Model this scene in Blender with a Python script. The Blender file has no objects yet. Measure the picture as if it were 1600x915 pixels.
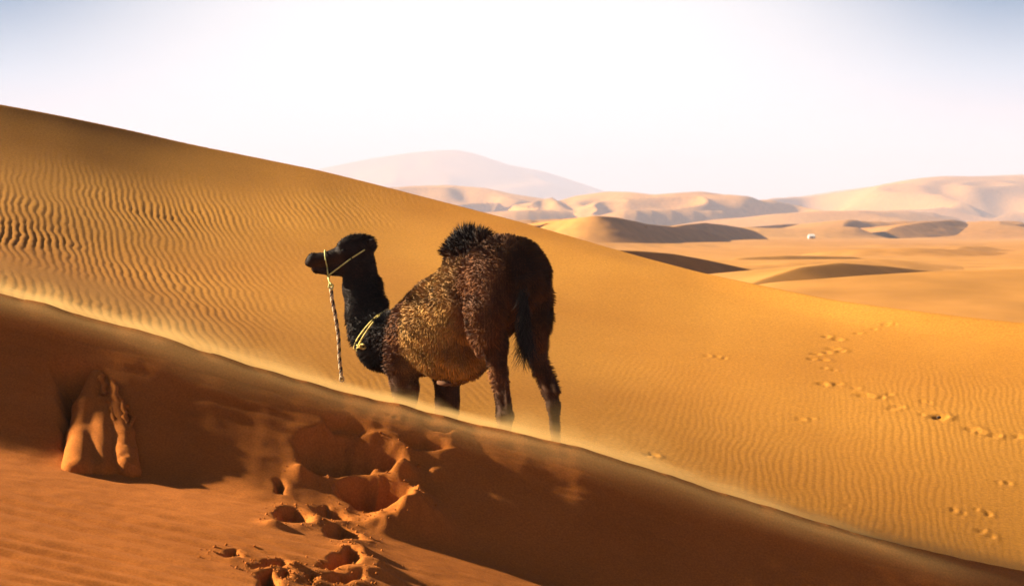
import bpy, math, random
import numpy as np

random.seed(7)
RNG = np.random.default_rng(11)
scene = bpy.context.scene
COL = scene.collection

# ------------------------------------------------------------------ camera
FPX = 3000.0                        # focal length in photograph pixels (1600 wide)
HORIZON = 315.0
PITCH = math.atan((457.5 - HORIZON) / FPX)
CAMZ = 2.0                          # eye height datum; all "rel" heights are measured from the eye
cam_data = bpy.data.cameras.new("camera")
cam = bpy.data.objects.new("camera", cam_data)
COL.objects.link(cam)
cam.location = (0, 0, CAMZ)
cam.rotation_euler = (math.pi / 2 - PITCH, 0, 0)
cam_data.sensor_width = 36.0
cam_data.lens = 36.0 * FPX / 1600.0
cam_data.clip_start = 0.1
cam_data.clip_end = 40000
cam_data.dof.use_dof = True
cam_data.dof.focus_distance = 13.8
cam_data.dof.aperture_fstop = 4.5
scene.camera = cam

# ------------------------------------------------------------------ light
SUN_ELEV = math.radians(24.5)
SUN_BETA = math.radians(15.0)       # the sun stands to the left, this far beyond square
SX, SY, SZ = (-math.cos(SUN_BETA) * math.cos(SUN_ELEV), math.sin(SUN_BETA) * math.cos(SUN_ELEV), math.sin(SUN_ELEV))
sun_data = bpy.data.lights.new("sun", 'SUN')
sun_data.energy = 5.0
sun_data.angle = math.radians(0.9)
sun_data.color = (1.0, 0.87, 0.64)
sun = bpy.data.objects.new("sun", sun_data)
COL.objects.link(sun)
from mathutils import Vector
sun.rotation_euler = Vector((SX, SY, SZ)).to_track_quat('Z', 'Y').to_euler()
sun.location = (-30, 10, 30)

world = bpy.data.worlds.new("World")
scene.world = world
world.use_nodes = True
nt = world.node_tree
nt.nodes.clear()
def wn(t, **kw):
    n = nt.nodes.new(t)
    for k, v in kw.items():
        setattr(n, k, v)
    return n
out = wn('ShaderNodeOutputWorld')
bg = wn('ShaderNodeBackground'); bg.inputs['Strength'].default_value = 0.05
sky = wn('ShaderNodeTexSky')
sky.sky_type = 'NISHITA'; sky.sun_disc = False
sky.sun_elevation = SUN_ELEV
sky.sun_rotation = math.atan2(SX, SY)
sky.altitude = 300; sky.air_density = 0.10; sky.dust_density = 0.15; sky.ozone_density = 1.0
# dusty air near the horizon: the sky pales towards the horizon and towards the glow in the haze
tc = wn('ShaderNodeTexCoord')
sep = wn('ShaderNodeSeparateXYZ')
nt.links.new(tc.outputs['Generated'], sep.inputs[0])
def fac_ramp(src, pts):
    r = wn('ShaderNodeValToRGB')
    nt.links.new(src, r.inputs[0])
    el = r.color_ramp.elements
    for k, (p_, c_) in enumerate(pts):
        c_ = c_ if isinstance(c_, tuple) else (c_, c_, c_)
        if k < 2:
            el[k].position = p_; el[k].color = (*c_, 1)
        else:
            n_ = el.new(p_); n_.color = (*c_, 1)
    return r
zc_ = wn('ShaderNodeMath', operation='MAXIMUM'); zc_.inputs[1].default_value = 0.0
nt.links.new(sep.outputs['Z'], zc_.inputs[0])
# how much dust veils the clear sky, by elevation (sine)
veil = fac_ramp(zc_.outputs[0], [(0.0, 1.0), (1.0, 0.0), (0.10, 0.95), (0.15, 0.45), (0.28, 0.05)])
# the colour of that veil: pinkish white low down, light blue above
tint = fac_ramp(zc_.outputs[0], [(0.0, (1.0, 0.93, 0.93)), (1.0, (0.10, 0.20, 0.36)), (0.030, (0.96, 0.90, 0.95)), (0.065, (0.55, 0.70, 0.86)), (0.105, (0.0, 0.21, 0.44)), (0.2, (0.06, 0.20, 0.42))])
dotn = wn('ShaderNodeVectorMath', operation='DOT_PRODUCT')
dotn.inputs[1].default_value = Vector((-0.01, 1.0, 0.055)).normalized()
nt.links.new(tc.outputs['Generated'], dotn.inputs[0])
gl = wn('ShaderNodeMapRange'); gl.interpolation_type = 'SMOOTHSTEP'
gl.inputs['From Min'].default_value = 0.965; gl.inputs['From Max'].default_value = 1.0
nt.links.new(dotn.outputs['Value'], gl.inputs['Value'])
glow = wn('ShaderNodeMixRGB')
glow.inputs['Color2'].default_value = (1.06, 1.03, 1.03, 1)
nt.links.new(gl.outputs[0], glow.inputs['Fac']); nt.links.new(tint.outputs[0], glow.inputs['Color1'])
gain = wn('ShaderNodeVectorMath', operation='SCALE'); gain.inputs['Scale'].default_value = 5.8
nt.links.new(glow.outputs[0], gain.inputs[0])
mixc = wn('ShaderNodeMixRGB')
nt.links.new(veil.outputs[0], mixc.inputs['Fac'])
nt.links.new(sky.outputs[0], mixc.inputs['Color1']); nt.links.new(gain.outputs[0], mixc.inputs['Color2'])
nt.links.new(mixc.outputs[0], bg.inputs['Color'])
nt.links.new(bg.outputs[0], out.inputs['Surface'])

vs = scene.view_settings
vs.view_transform = 'Standard'; vs.look = 'None'; vs.gamma = 1.0; vs.exposure = 1.92
vs.use_curve_mapping = False
cy = scene.cycles
cy.use_denoising = True
cy.max_bounces = 6; cy.diffuse_bounces = 1; cy.glossy_bounces = 2; cy.volume_bounces = 1; cy.transparent_max_bounces = 32
cy.caustics_reflective = False; cy.caustics_refractive = False

# ------------------------------------------------------------------ helpers
def P(px, py, y):
    """World point at depth y (metres ahead of the camera) seen at photograph pixel px, py."""
    cp, sp = math.cos(PITCH), math.sin(PITCH)
    u = (px - 800.0) / FPX; v = (457.5 - py) / FPX
    dx, dy, dz = u, cp + v * sp, -sp + v * cp
    return np.array([dx / dy * y, y, CAMZ + dz / dy * y])

def a_of(px):
    """x/y slope of a pixel column."""
    return (np.asarray(px, float) - 800.0) / FPX * 1.0011

def zr(py, d):
    """height relative to the eye of a pixel row at depth d."""
    return -(np.asarray(py, float) - HORIZON) / FPX * d

def hash2(ix, iy, seed):
    h = (ix.astype(np.int64) * 374761393 + iy.astype(np.int64) * 668265263 + seed * 1274126177) & 0xFFFFFFFF
    h = ((h ^ (h >> 13)) * 1274126177) & 0xFFFFFFFF
    return (h ^ (h >> 16)) & 0xFFFF

def noise2(x, y, seed=0):
    x = np.asarray(x, float); y = np.asarray(y, float)
    ix = np.floor(x); iy = np.floor(y); fx = x - ix; fy = y - iy
    ux = fx * fx * fx * (fx * (fx * 6 - 15) + 10); uy = fy * fy * fy * (fy * (fy * 6 - 15) + 10)
    def g(ox, oy):
        a = hash2(ix + ox, iy + oy, seed) * (2 * math.pi / 65536.0)
        return np.cos(a) * (fx - ox) + np.sin(a) * (fy - oy)
    a = g(0, 0); b = g(1, 0); c = g(0, 1); d = g(1, 1)
    return (a + (b - a) * ux + (c - a) * uy + (a - b - c + d) * ux * uy) * 1.5

def fbm(x, y, seed=0, oct=3):
    s = 0; amp = 1.0
    for i in range(oct):
        s = s + noise2(x * 2 ** i, y * 2 ** i, seed + i * 17) * amp
        amp *= 0.5
    return s

def sstep(a, b, x):
    t = np.clip((x - a) / (b - a), 0, 1)
    return t * t * (3 - 2 * t)

def smax(a, b, k):
    h = np.clip(0.5 + 0.5 * (a - b) / k, 0, 1)
    return b + (a - b) * h + k * h * (1 - h)

def smin(a, b, k):
    return -smax(-a, -b, k)

def smooth_curve(xs, ys, n=600, sig=0.02):
    xs = np.asarray(xs, float); ys = np.asarray(ys, float)
    gx = np.linspace(xs[0], xs[-1], n); gy = np.interp(gx, xs, ys)
    w = max(1, int(sig * n)); k = np.exp(-0.5 * (np.arange(-3 * w, 3 * w + 1) / w) ** 2); k /= k.sum()
    pad = 3 * w
    ext = np.concatenate([gy[0] + (gy[1] - gy[0]) * np.arange(-pad, 0), gy, gy[-1] + (gy[-1] - gy[-2]) * np.arange(1, pad + 1)])
    gy = np.convolve(ext, k, 'valid')
    return gx, gy

def mesh_object(name, verts, faces, mat, parent=None, smooth=True, loc=None):
    """verts (n,3), faces (m,k) int array -> one mesh object."""
    me = bpy.data.meshes.new(name)
    verts = np.ascontiguousarray(verts, dtype=np.float32); faces = np.ascontiguousarray(faces, dtype=np.int32)
    n, k = faces.shape
    me.vertices.add(len(verts)); me.vertices.foreach_set('co', verts.ravel())
    me.loops.add(n * k); me.loops.foreach_set('vertex_index', faces.ravel())
    me.polygons.add(n)
    me.polygons.foreach_set('loop_start', np.arange(0, n * k, k, dtype=np.int32))
    if smooth:
        me.polygons.foreach_set('use_smooth', np.ones(n, dtype=bool))
    me.update(calc_edges=True)
    me.materials.append(mat)
    ob = bpy.data.objects.new(name, me)
    COL.objects.link(ob)
    if parent is not None:
        ob.parent = parent
    if loc is not None:
        ob.location = loc
    return ob

def color_attr(ob, cols, name='col'):
    at = ob.data.attributes.new(name, 'FLOAT_COLOR', 'POINT')
    c = np.ones((len(cols), 4), np.float32); c[:, :3] = cols
    at.data.foreach_set('color', c.ravel())

def vec_attr(ob, v, name):
    at = ob.data.attributes.new(name, 'FLOAT_VECTOR', 'POINT')
    at.data.foreach_set('vector', np.ascontiguousarray(v, dtype=np.float32).ravel())

def grid_faces(nr, nc):
    i = np.arange(nr * nc).reshape(nr, nc)
    return np.stack([i[:-1, :-1], i[:-1, 1:], i[1:, 1:], i[1:, :-1]], -1).reshape(-1, 4)

def tag(o, label=None, cat=None, group=None, kind=None):
    if label: o['label'] = label
    if cat: o['category'] = cat
    if group: o['group'] = group
    if kind: o['kind'] = kind
    return o

def empty(name, loc):
    o = bpy.data.objects.new(name, None)
    COL.objects.link(o); o.location = loc; o.empty_display_size = 0.2
    return o

# ------------------------------------------------------------------ materials
def new_mat(name):
    m = bpy.data.materials.new(name); m.use_nodes = True
    t = m.node_tree
    b = t.nodes['Principled BSDF']
    return m, t, b

def sand_material(name, c_lo, c_hi, scale, grain_scale, grain, rough=0.95):
    m, t, b = new_mat(name)
    b.inputs['Roughness'].default_value = rough
    b.inputs['Specular IOR Level'].default_value = 0.08
    geo = t.nodes.new('ShaderNodeNewGeometry')
    n1 = t.nodes.new('ShaderNodeTexNoise'); n1.inputs['Scale'].default_value = scale; n1.inputs['Detail'].default_value = 5
    t.links.new(geo.outputs['Position'], n1.inputs['Vector'])
    r = t.nodes.new('ShaderNodeValToRGB')
    r.color_ramp.elements[0].position = 0.32; r.color_ramp.elements[0].color = (*c_lo, 1)
    r.color_ramp.elements[1].position = 0.70; r.color_ramp.elements[1].color = (*c_hi, 1)
    t.links.new(n1.outputs['Fac'], r.inputs[0])
    n3 = t.nodes.new('ShaderNodeTexNoise'); n3.inputs['Scale'].default_value = grain_scale * 0.6; n3.inputs['Detail'].default_value = 3
    t.links.new(geo.outputs['Position'], n3.inputs['Vector'])
    mp = t.nodes.new('ShaderNodeMapRange'); mp.inputs['To Min'].default_value = 0.78; mp.inputs['To Max'].default_value = 1.22
    mp.inputs['From Min'].default_value = 0.25; mp.inputs['From Max'].default_value = 0.75
    t.links.new(n3.outputs['Fac'], mp.inputs['Value'])
    mul = t.nodes.new('ShaderNodeVectorMath'); mul.operation = 'SCALE'
    t.links.new(r.outputs[0], mul.inputs[0]); t.links.new(mp.outputs[0], mul.inputs['Scale'])
    t.links.new(mul.outputs[0], b.inputs['Base Color'])
    if grain > 0:
        n2 = t.nodes.new('ShaderNodeTexNoise'); n2.inputs['Scale'].default_value = grain_scale; n2.inputs['Detail'].default_value = 4
        n2.inputs['Roughness'].default_value = 0.7
        t.links.new(geo.outputs['Position'], n2.inputs['Vector'])
        bp = t.nodes.new('ShaderNodeBump'); bp.inputs['Strength'].default_value = 1.0; bp.inputs['Distance'].default_value = grain
        t.links.new(n2.outputs['Fac'], bp.inputs['Height'])
        t.links.new(bp.outputs[0], b.inputs['Normal'])
    return m

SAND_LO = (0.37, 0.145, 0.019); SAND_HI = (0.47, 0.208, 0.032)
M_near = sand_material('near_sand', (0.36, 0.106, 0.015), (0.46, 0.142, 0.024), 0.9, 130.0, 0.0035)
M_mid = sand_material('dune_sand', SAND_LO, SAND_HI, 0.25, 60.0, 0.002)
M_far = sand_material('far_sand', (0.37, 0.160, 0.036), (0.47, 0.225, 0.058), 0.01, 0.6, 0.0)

# ------------------------------------------------------------------ terrain functions (heights relative to the eye)
cpx = np.array([-900, -500, -200, 0, 100, 200, 300, 400, 500, 600, 700, 800, 900, 1000, 1100, 1200, 1300, 1400, 1500, 1600, 1900, 2500])
cpy = np.array([190, 275, 391, 457, 484, 511, 541, 573, 603, 630, 653, 674, 699, 730, 763, 792, 822, 850, 873, 894, 955, 1020])  # crest left of the frame raised out of view to cast shade on the face
ca = a_of(cpx); cyd = 12.61 / (1 + 0.04 * ca)
CX, CZ = smooth_curve(ca * cyd, zr(cpy, cyd), 900, 0.006)
def crest_y(x):
    return 12.61 - 0.04 * x + 0.03 * noise2(x * 0.6, x * 0 + 3.3, 5)
def crest_z(x):
    return np.interp(x, CX, CZ) + 0.012 * noise2(x * 2.1, x * 0 + 7.7, 8) + 0.006 * noise2(x * 6.0, x * 0 + 2.2, 9)

# the second dune behind the camel: skyline and foot
spx = np.array([-900, -400, 0, 100, 200, 300, 400, 500, 600, 700, 800, 900, 1000, 1100, 1200, 1300, 1400, 1500, 1600, 2000, 2600])
spy = np.array([70, 110, 163, 182, 203, 226, 246, 266, 291, 317, 343, 372, 401, 427, 448, 468, 482, 494, 505, 535, 560])
SA, SPY = smooth_curve(a_of(spx), spy, 900, 0.006)
sd_px = np.array([-900, 0, 400, 800, 1200, 1600, 2600]); sd_d = np.array([25, 27.5, 30, 28.5, 23.0, 20.5, 18])
zb_px = np.array([-900, -200, 0, 400, 800, 1200, 1600, 2000, 2600]); zb_z = np.array([-0.05, -0.68, -0.93, -1.55, -1.97, -2.34, -2.72, -2.95, -3.1])
ZA, ZBV = smooth_curve(a_of(zb_px), zb_z, 600, 0.03)

DA, DSV = smooth_curve(a_of(sd_px), sd_d, 600, 0.05)

def ripple(x, y, ang, wl, seed, warp=0.9):
    """wind ripples: crest lines with wandering, forking and fading."""
    u = x * math.cos(ang) + y * math.sin(ang); v = -x * math.sin(ang) + y * math.cos(ang)
    w = warp * (noise2(u * 1.1, v * 0.7, seed) + 0.5 * noise2(u * 2.7, v * 1.6, seed + 3) + 0.28 * noise2(u * 6.0, v * 3.5, seed + 7))
    ph = 2 * math.pi * (u / wl) + w * 3.2 + 1.5 * noise2(u * 1.3 + 4, v * 0.25, seed + 11)
    s = np.sin(ph)
    return s + 0.28 * np.cos(2 * ph + 0.6)

TRACKS = [(1291, 527, 8), (1308, 531, 8), (1275, 553, 9), (1292, 551, 9), (1300, 545, 9), (1313, 549, 7), (1268, 561, 7), (1284, 563, 8), (1288, 575, 6), (1303, 579, 5),
          (1284, 599, 9), (1291, 602, 7), (1308, 600, 8), (1336, 607, 7), (1347, 617, 10), (1360, 619, 8), (1376, 622, 7), (1390, 617, 6), (1392, 639, 8), (1402, 636, 8),
          (1440, 628, 6), (1450, 630, 6), (1467, 652, 11), (1441, 648, 6), (1517, 671, 9), (1532, 675, 8), (1548, 680, 9), (1558, 681, 8), (1590, 684, 8),
          (1365, 515, 6), (1385, 507, 6), (1398, 506, 5), (1340, 521, 5), (1490, 799, 14), (1505, 801, 10), (1545, 803, 14), (1525, 797, 9), (1560, 754, 10), (1575, 756, 12), (1532, 830, 12), (1548, 838, 14),
          (1105, 556, 7), (1120, 557, 6), (1132, 560, 6), (1250, 655, 8), (1268, 655, 6), (1325, 790, 8), (1020, 712, 14), (1010, 711, 12)]

def mid_base(x, y):
    d = np.maximum(y, 1.0); a = x / d
    zb = np.interp(a, ZA, ZBV)
    ds = np.interp(a, DA, DSV)
    zs = zr(np.interp(a, SA, SPY), ds)
    t = (d - 14.0) / (ds - 14.0)
    tt = np.clip(t, -0.40, 1.0)
    cc = 0.06 + 0.36 * sstep(0.10, -0.24, a)
    prof = (1 - cc) * tt + cc * np.maximum(tt, 0) ** 5
    z = zb + (zs - zb) * prof
    over = np.maximum(d - ds, 0)
    z = z - 0.42 * over * over / (over + 1.2)
    return z, t, a

def mid_height(x, y, detail=True):
    z, t, a = mid_base(x, y)
    inside = sstep(1.02, 0.9, t)
    px = a / 1.0011 * FPX + 800
    z = z + 0.10 * inside * fbm(x * 0.16 + 3, y * 0.12, 21, 2) * sstep(-0.1, 0.3, t)
    # slumps and hollows just below the skyline on the left
    band = sstep(0.62, 0.86, t) * sstep(1.01, 0.93, t) * sstep(900, 500, px)
    z = z - 0.022 * band * (0.35 + fbm(x * 0.38 + y * 0.15, y * 0.10, 33, 2))
    if detail:
        py = HORIZON - z / np.maximum(y, 1) * FPX
        n = fbm(x * 0.35, y * 0.22, 44, 2)
        smooth_top = sstep(0.90, 0.66, t + 0.10 * n)
        centre = np.exp(-((px - 520) / 170.0) ** 2 - ((py - 335) / 38.0) ** 2)
        left = sstep(620, 180, px + 60 * n)
        right = sstep(860, 960, px + 40 * n) * sstep(540, 640, py + 30 * n)
        low = 0.38 * sstep(-0.3, 0.05, t)
        amp = np.clip(np.maximum(np.maximum(left * smooth_top * sstep(-0.2, 0.1, t), 0.9 * centre), np.maximum(right * 0.8, low * smooth_top * sstep(0.45, 0.25, t))), 0, 1)
        amp = amp * np.clip(0.74 + 0.75 * fbm(x * 0.45 + 9, y * 0.30, 71, 2), 0.08, 1.25) * (0.62 + 0.38 * sstep(0.12, 0.45, t))
        wl = 0.082
        r1 = ripple(x, y, math.radians(15), wl, 50, 1.25)
        r2 = ripple(x, y, math.radians(-10), 0.060, 60, 2.0)
        wr = sstep(700, 950, px + 80 * n)
        z = z + amp * (0.0037 * r1 * (1 - wr) + 0.0013 * r2 * wr)
    return z

def far_plain(d):
    return np.interp(d, [20, 40, 60, 100, 150, 280, 500, 850, 1300, 2000, 4000, 9000], [-3.6, -3.6, -3.7, -4.0, -4.55, -6.5, -10, -15.3, -19, -22.5, -25, -27])

def sawdune(x, y, wl, ang, seed, cover):
    u = x * math.cos(ang) + y * math.sin(ang); v = -x * math.sin(ang) + y * math.cos(ang)
    ph = u / wl + 0.55 * noise2(u / wl * 0.5, v / wl * 0.35, seed) + 0.35 * noise2(u / wl * 0.9 + 5, v / wl * 0.8, seed + 1)
    f = ph - np.floor(ph)
    prof = np.where(f < 0.80, sstep(-0.1, 0.80, f), 1 - (f - 0.80) / 0.20)
    m = sstep(cover, cover + 0.55, fbm(u / wl * 0.33 + 1.7, v / wl * 0.28, seed + 5, 2))
    return prof * m * wl * 0.085

# explicit dunes: crest pixels, depth, near slope, far slope, softness
FAR_DUNES = [
    # (name, crest px, crest py, depths, near slope, far slope, reach, roughness)
    ('bright_dune', [1080, 1150, 1200, 1260, 1350, 1450, 1600, 2000, 2600], [462, 449, 441, 437, 430, 424, 420, 410, 420], [57, 56, 55, 55, 55, 56, 57, 60, 60], 0.10, 0.45, 26, 0.006),
    ('slip_dune', [700, 850, 940, 1000, 1050, 1100, 1150, 1200, 1260], [398, 392, 390, 392, 396, 405, 416, 427, 442], [76, 79, 81, 83, 85, 88, 91, 94, 98], 0.62, 0.10, 5, 0.0),
    ('slip_dune', [1060, 1130, 1190, 1250, 1310, 1380, 1450, 1500], [480, 462, 436, 417, 410, 415, 423, 432], [68, 70, 72, 74, 78, 84, 90, 96], 0.40, 0.1, 7, 0.0),
    ('low_dune', [1130, 1230, 1330, 1400, 1460, 1520], [404, 399, 401, 410, 418, 426], [130, 133, 139, 149, 160, 172], 0.36, 0.1, 9, 0.004),
    ('slip_dune', [600, 800, 880, 930, 960, 985, 1010, 1050, 1090, 1130], [362, 352, 343, 337, 339, 344, 350, 354, 358, 366], [345, 325, 312, 304, 308, 318, 332, 350, 366, 384], 0.55, 0.10, 16, 0.03),
    ('slip_dune', [1020, 1070, 1100, 1130, 1160, 1190], [359, 351, 348, 351, 356, 364], [400, 415, 430, 445, 460, 480], 0.60, 0.10, 14, 0.0),
    ('slip_dune', [1100, 1180, 1230, 1270, 1300, 1330], [359, 354, 350, 350, 353, 361], [640, 660, 690, 720, 760, 800], 0.6, 0.1, 18, 0.0),
    ('slip_dune', [1240, 1290, 1330, 1370, 1410, 1450], [366, 362, 365, 368, 371, 379], [880, 900, 930, 960, 1000, 1040], 0.6, 0.1, 24, 0.0),
    ('low_dune', [1250, 1340, 1420, 1500, 1560, 1620, 1700], [395, 389, 387, 390, 394, 399, 408], [178, 176, 176, 182, 190, 200, 212], 0.14, 0.1, 18, 0.004),
    ('low_dune', [1380, 1440, 1490, 1520, 1560, 1600, 1700], [356, 347, 343, 350, 360, 370, 382], [600, 620, 650, 700, 740, 770, 800], 0.4, 0.1, 40, 0.02),
    ('slip_dune', [1520, 1570, 1600, 1650], [364, 352, 350, 364], [620, 650, 680, 720], 0.6, 0.2, 25, 0.0),
    ('dune_hills', [560, 640, 700, 760, 800, 860, 900], [300, 291, 289, 294, 303, 312, 326], [2000, 1950, 1900, 1870, 1850, 1830, 1800], 0.16, 0.25, 420, 0.20),
    ('dune_hills', [840, 900, 950, 985, 1020, 1060, 1095, 1130, 1165, 1210, 1260], [326, 306, 299, 300, 304, 301, 299, 304, 316, 326, 342], [1650, 1620, 1600, 1580, 1570, 1560, 1560, 1570, 1590, 1620, 1650], 0.17, 0.25, 380, 0.18),
    ('great_dune', [1120, 1210, 1290, 1340, 1400, 1430, 1470, 1540, 1600, 1800, 2200], [347, 331, 318, 303, 285, 279, 275, 276, 274, 262, 250], [2700, 2600, 2450, 2350, 2250, 2200, 2200, 2250, 2300, 2300, 2300], 0.16, 0.25, 760, 0.12),
    ('great_dune', [1050, 1150, 1200, 1300, 1380, 1460, 1600, 1900], [330, 322, 315, 299, 289, 278, 272, 262], [3800, 3800, 3750, 3700, 3650, 3600, 3600, 3600], 0.25, 0.3, 700, 0.04),
    ('great_dune', [200, 380, 480, 540, 580, 640, 690, 712, 740, 790, 850, 900, 950, 1050], [300, 285, 268, 256, 248, 239, 235, 234, 240, 257, 268, 284, 301, 322], [5600, 5600, 5600, 5600, 5600, 5600, 5600, 5650, 5700, 5800, 5900, 5900, 6000, 6000], 0.30, 0.35, 1100, 0.05),
]

def far_height(x, y):
    d = np.maximum(y, 5.0); a = x / d
    z = far_plain(d) + 0.0
    z = z + 0.7 * sstep(60, 130, d) * fbm(x * 0.02, y * 0.012, 90, 2) * (0.4 + 0.6 * sstep(150, 600, d))
    z = z + sawdune(x, y, 26.0, math.radians(-28), 101, -0.05) * sstep(80, 120, d) * sstep(420, 260, d) * 0.3
    z = z + sawdune(x, y, 75.0, math.radians(-24), 111, -0.15) * sstep(260, 420, d) * sstep(1500, 900, d) * 0.95
    z = z + sawdune(x, y, 170.0, math.radians(-20), 121, -0.25) * sstep(750, 1100, d) * 0.9
    return z

# ---- foreground dune face, its foot and the trampled hollow
PLX, PLZ = smooth_curve([-14, -8, -2.93, -2.2, -1.5, -0.8, 0.0, 0.6, 2.0, 6.0, 14.0], [0.6, -0.45, -1.555, -1.695, -1.81, -1.99, -2.22, -2.44, -2.9, -4.2, -6.5], 1200, 0.012)
def plain_near(x, y):
    return np.interp(x, PLX, PLZ) - 0.012 * (11 - y) + 0.02 * noise2(x * 0.5, y * 0.5, 7)

def near_base(x, y):
    yc = crest_y(x); zc = crest_z(x)
    s = yc - y
    sf = np.maximum(s, 0); sb = np.maximum(-s, 0)
    kf = 0.575 + 0.08 * sstep(-1.45, -2.3, x) + 0.14 * sstep(-0.5, 0.5, x)
    face = zc - (kf * sf + 0.035 * (1 - np.exp(-sf / 0.30))) - 0.006
    rnd = 0.02
    face = face + 0.035 * sstep(0.1, 0.8, sf) * fbm(x * 0.45 + 2, y * 0.5, 15, 2) + 0.008 * sstep(0.05, 0.4, sf) * fbm(x * 1.6 + 0.8 * y, y * 3.2, 16, 3)
    pl = plain_near(x, y)
    fr = smax(face, pl, 0.16)
    back = zc - 0.50 * (np.sqrt(sb * sb + rnd * rnd) - rnd)
    md = mid_height(x, y, False)
    bk = smax(back, md - 0.0, 0.10)
    return np.where(s >= 0, fr, bk)

def unproject(px, py, fn, y0, y1, n=500):
    """first hit of a pixel's ray with the height function fn (relative heights)."""
    ys = np.linspace(y0, y1, n)
    pts = np.array([P(px, py, yy) for yy in (y0, y1)])
    xs = np.interp(ys, [y0, y1], pts[:, 0]); zs = np.interp(ys, [y0, y1], pts[:, 2]) - CAMZ
    h = fn(xs, ys)
    hit = np.nonzero(zs <= h)[0]
    k = hit[0] if len(hit) else n - 1
    return xs[k], ys[k], h[k]

# hollows in the foreground sand: outline pixels, depth, rim height
HOLES = [
    ([(455, 690), (470, 672), (500, 666), (540, 672), (585, 684), (628, 700), (640, 728), (610, 748), (560, 748), (500, 746), (470, 738)], 0.20, 0.05),
    ([(522, 752), (560, 744), (600, 752), (640, 770), (655, 800), (640, 816), (590, 812), (550, 796), (525, 775)], 0.22, 0.06),
    ([(424, 800), (440, 791), (462, 794), (484, 806), (490, 818), (460, 820), (430, 814)], 0.12, 0.03),
    ([(486, 796), (510, 790), (530, 800), (552, 816), (520, 817), (495, 806)], 0.12, 0.03),
    ([(505, 826), (530, 822), (560, 836), (575, 846), (530, 845), (508, 838)], 0.09, 0.03),
    ([(498, 886), (520, 866), (545, 857), (565, 866), (578, 878), (550, 888), (515, 892)], 0.12, 0.04),
    ([(504, 902), (530, 896), (566, 900), (570, 910), (530, 915), (508, 911)], 0.09, 0.03),
    ([(340, 867), (352, 861), (374, 861), (377, 871), (352, 874)], 0.07, 0.02),
    ([(388, 886), (415, 876), (446, 876), (455, 885), (420, 889), (395, 890)], 0.09, 0.02),
    ([(399, 893), (425, 890), (434, 905), (440, 920), (405, 920)], 0.10, 0.02),
    ([(436, 898), (448, 891), (458, 896), (454, 906), (442, 907)], 0.07, 0.02),
    ([(474, 900), (490, 898), (497, 910), (480, 916)], 0.06, 0.02),
    ([(500, 650), (540, 646), (575, 660), (590, 680), (555, 690), (515, 680)], 0.06, 0.02),
    ([(625, 686), (660, 684), (695, 698), (712, 706), (680, 710), (645, 706)], 0.05, 0.03),
    ([(428, 750), (440, 746), (450, 760), (446, 776), (434, 772)], 0.06, 0.02),
    ([(72, 570), (88, 553), (125, 558), (165, 572), (190, 600), (205, 640), (212, 700), (200, 735), (110, 735), (92, 700), (88, 640), (78, 600)], 0.20, 0.01),
    ([(600, 642), (625, 640), (650, 648), (640, 656), (610, 652)], 0.03, 0.012),
    ([(560, 634), (585, 632), (610, 640), (590, 646)], 0.03, 0.012),
    ([(655, 664), (685, 664), (710, 676), (685, 680)], 0.03, 0.012),
]
MOUNDS = [(665, 822, 0.16, 0.16), (640, 826, 0.14, 0.10), (600, 826, 0.13, 0.07), (470, 742, 0.06, 0.06), (585, 735, 0.06, 0.09), (632, 742, 0.07, 0.08), (655, 790, 0.08, 0.08),
          (430, 822, 0.08, 0.04), (590, 890, 0.12, 0.05), (590, 905, 0.12, 0.05), (460, 890, 0.05, 0.03), (500, 818, 0.08, 0.04), (678, 745, 0.05, 0.04), (705, 705, 0.08, 0.03), (560, 862, 0.1, 0.03)]
HOLE_W = []
for (poly, dep, rim) in HOLES:
    w = np.array([unproject(px, py, near_base, 7.0, 12.55)[:2] for (px, py) in poly])
    HOLE_W.append((w, dep, rim))
MOUND_W = [(*unproject(px, py, near_base, 7.0, 12.55)[:2], r, h) for (px, py, r, h) in MOUNDS]

def poly_sd(x, y, w):
    """signed distance to polygon (negative inside)."""
    best = np.full(x.shape, 1e9); inside = np.zeros(x.shape, bool)
    n = len(w)
    for i in range(n):
        ax, ay = w[i]; bx, by = w[(i + 1) % n]
        ex, ey = bx - ax, by - ay
        t = np.clip(((x - ax) * ex + (y - ay) * ey) / (ex * ex + ey * ey + 1e-12), 0, 1)
        best = np.minimum(best, (x - ax - t * ex) ** 2 + (y - ay - t * ey) ** 2)
        cond = ((ay > y) != (by > y)) & (x < (bx - ax) * (y - ay) / (by - ay + 1e-12) + ax)
        inside ^= cond
    dd = np.sqrt(best)
    return np.where(inside, -dd, dd)

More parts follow.
